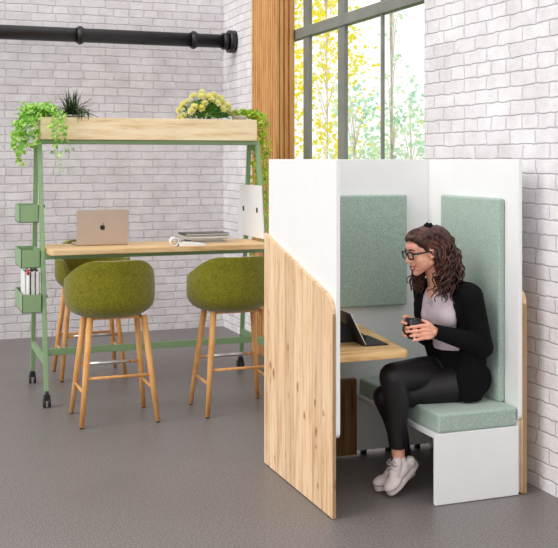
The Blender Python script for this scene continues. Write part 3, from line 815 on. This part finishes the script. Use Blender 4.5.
# ---- face details
for s in (-1, 1):
    e = MB(); he(e, (.0705, s*.031, -.004), (.0115, .0125, .0085)); keep(e.build('eye', 'eye', wo))
    e = MB(); he(e, (.0785, s*.0315, -.0045), (.0045, .0052, .0052), sub=2); keep(e.build('iris', 'iris', wo))
    e = MB(); e.chain([(hp(.0885, s*.012, .020), .0028), (hp(.0865, s*.028, .026), .0030), (hp(.073, s*.048, .020), .0018)]); keep(e.build('eyebrow', 'brow', wo))
e = MB()
U = [(.078, -.026, -.0575), (.087, -.013, -.0625), (.0905, 0, -.0635), (.087, .013, -.0625), (.078, .026, -.0575)]
e.chain([(hp(*p), r) for p, r in zip(U, (.002, .0038, .0042, .0038, .002))])
Lw = [(.078, -.026, -.0575), (.085, -.014, -.0735), (.088, 0, -.078), (.085, .014, -.0735), (.078, .026, -.0575)]
e.chain([(hp(*p), r) for p, r in zip(Lw, (.002, .0042, .0048, .0042, .002))])
keep(e.build('lips', 'lips', wo))
e = MB(); he(e, (.0825, 0, -.0675), (.0098, .0195, .0052)); keep(e.build('teeth', 'teeth', wo))
# glasses
g = MB()
for s in (-1, 1):
    rp = [V((.097-.16*abs(y-.0)*.35, s*y, z)) for y, z in rrect(.008, .056, -.020, .014, .008, 3)]
    rp.append(rp[0]); g.tube([hp(*p) for p in rp], .0036, 6, cap=False)
    g.tube([hp(.094, s*.055, .008), hp(.085, s*.070, .006), hp(.012, s*.0800, -.001), hp(-.008, s*.080, -.008)], [.0052, .0048, .0034, .0026], 6)
g.tube([hp(.097, -.010, .004), hp(.102, 0, .006), hp(.097, .010, .004)], .0026, 6)
G = keep(g.build('glasses', 'black', wo))
for s in (-1, 1):
    q = MB(); rp = [hp(.097-.056*abs(y), s*y, z) for y, z in rrect(.009, .055, -.019, .013, .008, 3)]
    vs = [q.bm.verts.new(p) for p in rp]; q.bm.faces.new(vs if s > 0 else vs[::-1]); bmesh.ops.solidify(q.bm, geom=q.bm.faces[:], thickness=.001)
    ln = q.build('lens', 'glass', G); ln.data.transform(Matrix.Translation(-WR))

# ---- clothes
b = MB(); torso(b, .006); b.capsule(shL, .058, shL.lerp(elL, .2), .055); b.capsule(shR, .058, shR.lerp(elR, .2), .055)
zn_ = neckb.z
def cutneck(c):
    d = c-neckb; la = abs(d.dot(tl)); return c.z < .652 or (d.x*d.x+d.y*d.y < .062**2 and c.z > .94) or (c.z > .918+la*1.5 and la < .06 and d.dot(tf) > -.02)
keep(blob(b, 'blouse', 'lilac', wo, .006, 4, .5, cut=cutneck))
b = MB(); b.ellip(pelvis, (.113, .172, .11), RT); b.chain([(pelvis, .108), (pelvis.lerp(waist, .85), .096)]); legA(b, .010); legB(b, .008)
keep(blob(b, 'leggings', 'leather', wo, .0055, 3, .5, cut=lambda c: c.z > .656 or (c.z < .222 and c.x < 2.26 and c.y < 4.42) or c.z < .10))
# cardigan: torso shell open at the front, sleeves and the long tails
b = MB(); torso(b, .016, .004)
b.chain([(shL+V((.0, .02, .0)), .066), (chest+tl*.10-tf*.02, .075), (waist+tl*.085-tf*.01, .075), (V((2.60, 4.345, .56)), .072)])
b.ellip((2.596, 4.322, .52), (.080, .038, .13)); b.ellip((2.615, 4.335, .63), (.075, .05, .12))
b.chain([(chest-tl*.10-tf*.01, .07), (waist-tl*.09, .065), (V((2.55, 4.55, .62)), .06)])
b.chain([(chest-tf*.05, .09), (waist-tf*.03, .09), (pelvis-tf*.01+V((0, 0, .02)), .095), (V((2.618, 4.45, .49)), .062)])
b.chain([(neckb-tf*.03+tl*.05, .040), (shL+V((0, 0, .004)), .052)]); b.chain([(neckb-tf*.03-tl*.05, .040), (shR+V((0, 0, .004)), .052)])
def cutc(c):
    ax = waist.lerp(neckb, max(0, min(1.1, (c.z-waist.z)/(neckb.z-waist.z)))); d = c-ax
    a = math.degrees(math.atan2(d.dot(tl), d.dot(tf)))
    lo, hi = -26, 52
    if c.z < .674: lo, hi = 0, 0
    if c.z > .90: hi = 52+ (c.z-.90)*60
    if lo < a < hi and d.dot(tf) > 0: return True
    n = c-neckb
    return (n.x*n.x+n.y*n.y < .062**2 and c.z > .95) or c.z < .428
cm = blob(b, 'cardigan', 'knit', 'mesh', .007, 4, .5, cut=cutc, solid=.004)
b = MB(); armL(b, .012); b.ellip(elL+V((0, 0, -.01)), (.055, .05, .055)); b.capsule(elL.lerp(wrL, .3), .05, elL.lerp(wrL, 1.18), .033)
armR(b, .012); b.capsule(elR.lerp(wrR, .2), .05, elR.lerp(wrR, .85), .036)
sm2 = blob(b, 'sleeves', 'knit', 'mesh', .006, 4, .5, cut=lambda c: (c-wrL).dot((wrL-elL).normalized()) > .040 and (c-wrL).length < .10 or (c-wrR).dot((wrR-elR).normalized()) > -.004 and (c-wrR).length < .08)
bb = bmesh.new(); bb.from_mesh(cm); bb.from_mesh(sm2); cme = bpy.data.meshes.new('cardigan'); bb.to_mesh(cme); bb.free()
for p in cme.polygons: p.use_smooth = True
cme.materials.clear(); keep(link('cardigan', cme, 'knit', wo))
# necklace ornament
nk = MB(); c0 = chest+tf*.112+tl*.0+V((0, 0, .035))
for i in range(9):
    a = 2*PI*i/9; nk.ellip(c0+tl*(.012*math.cos(a)+.0)+V((0, 0, .016*math.sin(a)))+tf*.001, (.0045,)*3, sub=1)
nk.ellip(c0, (.006,)*3, sub=1)
keep(nk.build('brooch', 'silver', wo))

# ---- shoes
def shoe(heel, toe, ank, name='shoe', th=.036):
    d = (toe-heel); L_ = d.length; f_ = d.normalized(); s_ = f_.cross(V((0, 0, 1))).normalized(); u_ = s_.cross(f_)
    R3 = Matrix((f_, s_, u_)).transposed()
    P = lambda x, y, z: heel+f_*x+s_*y+u_*z
    b = MB()
    b.ellip(P(.012, 0, .030), (.036, .032, .032), R3); b.ellip(P(.070, 0, .034), (.060, .034, .032), R3); b.ellip(P(L_-.035, 0, .024), (.058, .040, .026), R3)
    b.ellip(P(L_-.03, 0, .018), (.045, .037, .022), R3); b.capsule(P(.014, 0, .034), .027, P(.05, 0, .050), .030); b.chain([(P(.066, 0, .050+th), .026), (P(.088, 0, .050+th*.5), .028), (P(.128, 0, .034), .028)])
    up = blob(b, name, 'shoe', wo, .0045, 3, .5); keep(up)
    out = []
    for i in range(36):
        t = 2*PI*i/36; x = (L_+.045)/2*math.cos(t)+(L_)/2-.005; w = .036+.006*math.cos(t-.0)+(-.006*math.exp(-((x-.07)/.04)**2)); out.append((x, w*math.copysign(abs(math.sin(t))**.75, math.sin(t))))
    q = MB(); q.prism(out, 'xy', -.012, .010, .003); m4 = Matrix.Translation(heel) @ R3.to_4x4(); s = MB(); s.merge(q.bm, m4)
    so = s.build('sole', 'shoe', up); so.data.transform(Matrix.Translation(-WR))
    lc = MB()
    for k in range(5):
        x = .098+.014*k; z = .078+th*.62-(.0115+th*.16)*k
        lc.tube([P(x-.006, -.024, z-.010), P(x, 0, z+.003), P(x+.006, .024, z-.010)], .0026, 6)
    for sg in (-1, 1): lc.tube([P(.094, 0, .081+th*.6), P(.086, sg*.02, .095+th*.6), P(.094, sg*.04, .078+th*.6), P(.104, sg*.022, .076+th*.6), P(.096, 0, .081+th*.6)], .0022, 6)
    l = lc.build('laces', 'greypaper', up); l.data.transform(Matrix.Translation(-WR))
    return P
shoe(V((2.318, 4.385, .128)), V((2.178, 4.350, .030)), ankA)
shoe(V((2.350, 4.478, .058)), V((2.160, 4.445, .022)), ankB, th=.02)
b = MB(); b.chain([(ankA+V((.006, 0, -.030)), .034), (ankA+V((.004, 0, -.012)), .0335)])
keep(blob(b, 'sock', 'paper', wo, .004, 2)); 

# ---- hair
b = MB(); 
he(b, (-.028, 0, .026), (.098, .083, .088)); he(b, (.030, 0, .076), (.046, .054, .024)); he(b, (.060, .01, .078), (.026, .042, .016)); he(b, (-.06, 0, .0), (.075, .085, .085))
for s in (-1, 1): he(b, (.004, s*.054, .050), (.056, .024, .034))
b.chain([(hp(-.07, .01, .03), .075), (V((2.512, 4.425, 1.115)), .078), (V((2.540, 4.40, 1.045)), .048)])
b.chain([(hp(-.05, .05, -.01), .040), (V((2.475, 4.37, 1.07)), .042), (V((2.465, 4.345, 1.00)), .030)])
b.chain([(hp(-.03, -.055, -.02), .035), (V((2.42, 4.51, 1.04)), .032), (V((2.395, 4.49, .98)), .026)])
hb = blob(b, 'hair', 'hair', 'mesh', .006, 3, .5)
cur = MB(); rd = random.Random(3)
def curl(a, m, e, r, n, thick, turns):
    pts = []
    ph = rd.uniform(0, 2*PI)
    for i in range(n+1):
        t = i/n; p = a*(1-t)**2+m*2*t*(1-t)+e*t*t; ta = ((m-a)*(1-t)+(e-m)*t).normalized()
        x = ta.orthogonal().normalized(); y = ta.cross(x); k = r*min(1, t*2.2)
        pts.append(p+(x*math.cos(ph+turns*2*PI*t)+y*math.sin(ph+turns*2*PI*t))*k)
    cur.tube(pts, [thick*(1-.5*(i/n)**3) for i in range(n+1)], 6)
def around(c, s): return c+V((rd.gauss(0, s), rd.gauss(0, s), rd.gauss(0, s)))
for i in range(150):      # back mass
    ang = rd.uniform(-1.2, 2.3); st_ = hp(-.09*math.cos(ang)*.9-.03, .082*math.sin(ang), .045+rd.uniform(-.04, .035))
    e = V((2.520, 4.39, 1.025))+V((rd.uniform(-.07, .05), rd.uniform(-.08, .06), rd.uniform(-.06, .06)))
    m_ = st_.lerp(e, .5)+V((.036+rd.uniform(-.01, .018), rd.uniform(-.03, .02), .03)); curl(st_, m_, e, rd.uniform(.006, .012), 34, rd.uniform(.0045, .0075), rd.uniform(2, 4))
for i in range(70):      # near side falling over the left shoulder
    st_ = hp(rd.uniform(-.06, -.012), .076, rd.uniform(-.01, .05)); e = around(V((2.448, 4.330, .975)), .028)
    m_ = st_.lerp(e, .55)+V((.035, -.01, .01)); curl(st_, m_, e, rd.uniform(.008, .014), 34, rd.uniform(.003, .005), rd.uniform(2.5, 4.5))
for i in range(30):      # far side, seen in front of the neck
    st_ = hp(rd.uniform(-.05, .0), -.07, rd.uniform(-.02, .04)); e = around(V((2.372, 4.465, .972)), .018)
    m_ = st_.lerp(e, .5)+V((0, -.0, 0)); curl(st_, m_, e, rd.uniform(.007, .013), 30, rd.uniform(.003, .005), rd.uniform(2.5, 4.5))
for i in range(120):      # waves combed back over the top
    y = rd.uniform(-.066, .074); a = hp(.084-abs(y)*.45, y, .070+rd.uniform(0, .014)-abs(y)*.35); e = hp(-.10, y*.9, .06); m_ = hp(.03, y*1.25, .142-abs(y)*.8)
    curl(a, m_, e, rd.uniform(.003, .007), 24, .0042, rd.uniform(1.5, 3))
bb = bmesh.new(); bb.from_mesh(hb); tmp = cur.mesh('c'); bb.from_mesh(tmp); hm = bpy.data.meshes.new('hair'); bb.to_mesh(hm); bb.free()
for p in hm.polygons: p.use_smooth = True
hm.materials.clear(); H = keep(link('hair', hm, 'hair', wo))
sc_ = MB(); c0 = hp(-.044, .01, .108)
for i in range(12):
    a = 2*PI*i/12; sc_.ellip(c0+hf*.012*math.cos(a)+hl*.02*math.sin(a)+hu*.004*math.cos(3*a), (.010, .010, .010), sub=2)
s = sc_.build('hair_tie', 'knit', H); s.data.transform(Matrix.Translation(-WR))

# ---- the mug
mg = thing('mug', 'black mug held in both hands', 'mug', MUG)
m = MB(); m.lathe([(0, 0), (.024, 0), (.028, .004), (.0345, .035), (.0375, .092), (.0362, .093), (.0345, .090), (.031, .035), (.025, .008), (0, .008)], 36)
m.build('cup', 'blackcup', mg)
h = MB(); hd = V((-.985, -.17, 0)); pts = []
for i in range(17):
    a = -PI*.5+PI*i/16; pts.append(hd*(.033+.026*math.cos(a))+V((0, 0, .052+.024*math.sin(a))))
h.tube(pts, .0052, 10); h.build('handle', 'blackcup', mg)
m = MB(); m.lathe([(0, .078), (.0352, .078)], 30, cap=False); m.build('coffee', 'soil', mg)

# ================================================================== TREES BEYOND THE WINDOW
def tree(name, label, loc, h, crown, n, size, mat, seed, group, low=.25, shape='ovate', sparse=1):
    t = thing(name, label, 'tree', loc, 0, group); rd = random.Random(seed)
    tr = MB(); tr.tube([(0, 0, 0), (.03, .02, h*.4), (-.02, 0, h*.95)], [.022, .016, .006], 8); cl = []
    for i in range(26):
        z = h*(low+(1-low)*rd.random()); w = crown*math.sin(PI*min(1, max(.08, (z/h-low)/(1-low)*.85+.12)))**.7; a = rd.uniform(0, 2*PI)
        p = V((w*rd.uniform(.3, 1)*math.cos(a), w*rd.uniform(.3, 1)*math.sin(a), z)); cl.append(p); tr.tube([(0, 0, z*.75), p*.5+V((0, 0, z*.45)), p], [.006, .005, .003], 5)
    tr.build('trunk', 'overexposed_bark', t); lv = MB()
    for i in range(n):
        c = rd.choice(cl); s = crown*.30; p = c+V((rd.gauss(0, s), rd.gauss(0, s), rd.gauss(0, s)))
        if p.z < .1: continue
        lv.leaf(p, (rd.uniform(-1, 1), rd.uniform(-1, 1), rd.uniform(-1, .4)), size*rd.uniform(.6, 1.3), size*.8, shape, .1, rd)
    lv.build('foliage', mat, t)
gr = 'trees outside the window'
def g(u, d, z=-.12):
    r = (u-279)/F_; D = V((SW+CW*r, CW-SW*r, 0)); return (D.x*d, D.y*d, z)
tree('autumn_tree', 'yellow autumn tree outside, seen in the leftmost window pane', g(292, 19), 6.2, 1.0, 3600, .10, 'yellowleaf', 1, gr, .1)
tree('autumn_tree', 'yellow autumn tree outside, seen in the second pane from the left', g(326, 17), 6.0, .60, 1700, .09, 'yellowleaf', 2, gr, .1)
tree('garden_shrub', 'overexposed green shrub outside beside the thickest mullion', g(354, 13.5), 2.75, .42, 520, .075, 'greenleaf', 3, gr, .1)
tree('garden_shrub', 'sparse overexposed shrub outside in the middle of the third pane', g(374, 15), 2.0, .4, 260, .07, 'greenleaf', 4, gr, .1)
tree('garden_tree', 'slender green tree outside behind the thin mullion', g(391, 11), 4.2, .14, 150, .06, 'greenleaf', 5, gr, .3)
tree('garden_shrub', 'dense green shrub outside at the right end of the window', g(411, 12.6), 2.65, .45, 800, .075, 'greenleaf', 6, gr, .1)

# ================================================================== CAMERA AND LIGHT
cam = bpy.data.cameras.new('camera'); co = bpy.data.objects.new('camera', cam); COL.objects.link(co)
co.location = (0, 0, HZ); co.rotation_euler = (PI/2, 0, -math.atan2(SW, CW))
cam.sensor_fit = 'HORIZONTAL'; cam.sensor_width = 36; cam.lens = F_/558*36; cam.shift_y = -(274-160)/558; cam.clip_end = 200
bpy.context.scene.camera = co
w = bpy.data.worlds.new('daylight'); bpy.context.scene.world = w; w.use_nodes = True
bg = w.node_tree.nodes['Background']; bg.inputs['Color'].default_value = (1, .99, .985, 1); bg.inputs['Strength'].default_value = 1.22
sun = bpy.data.lights.new('soft_sun', 'SUN'); sun.energy = 1.35; sun.angle = math.radians(35); sun.color = (1, .985, .96)
so = bpy.data.objects.new('soft_sun', sun); COL.objects.link(so)
so.rotation_euler = V((.78, .16, -.52)).to_track_quat('-Z', 'Y').to_euler()
sc = bpy.context.scene; sc.view_settings.view_transform = 'Standard'; sc.view_settings.look = 'None'
sc.view_settings.exposure = 0; sc.view_settings.gamma = 1; sc.view_settings.use_curve_mapping = False
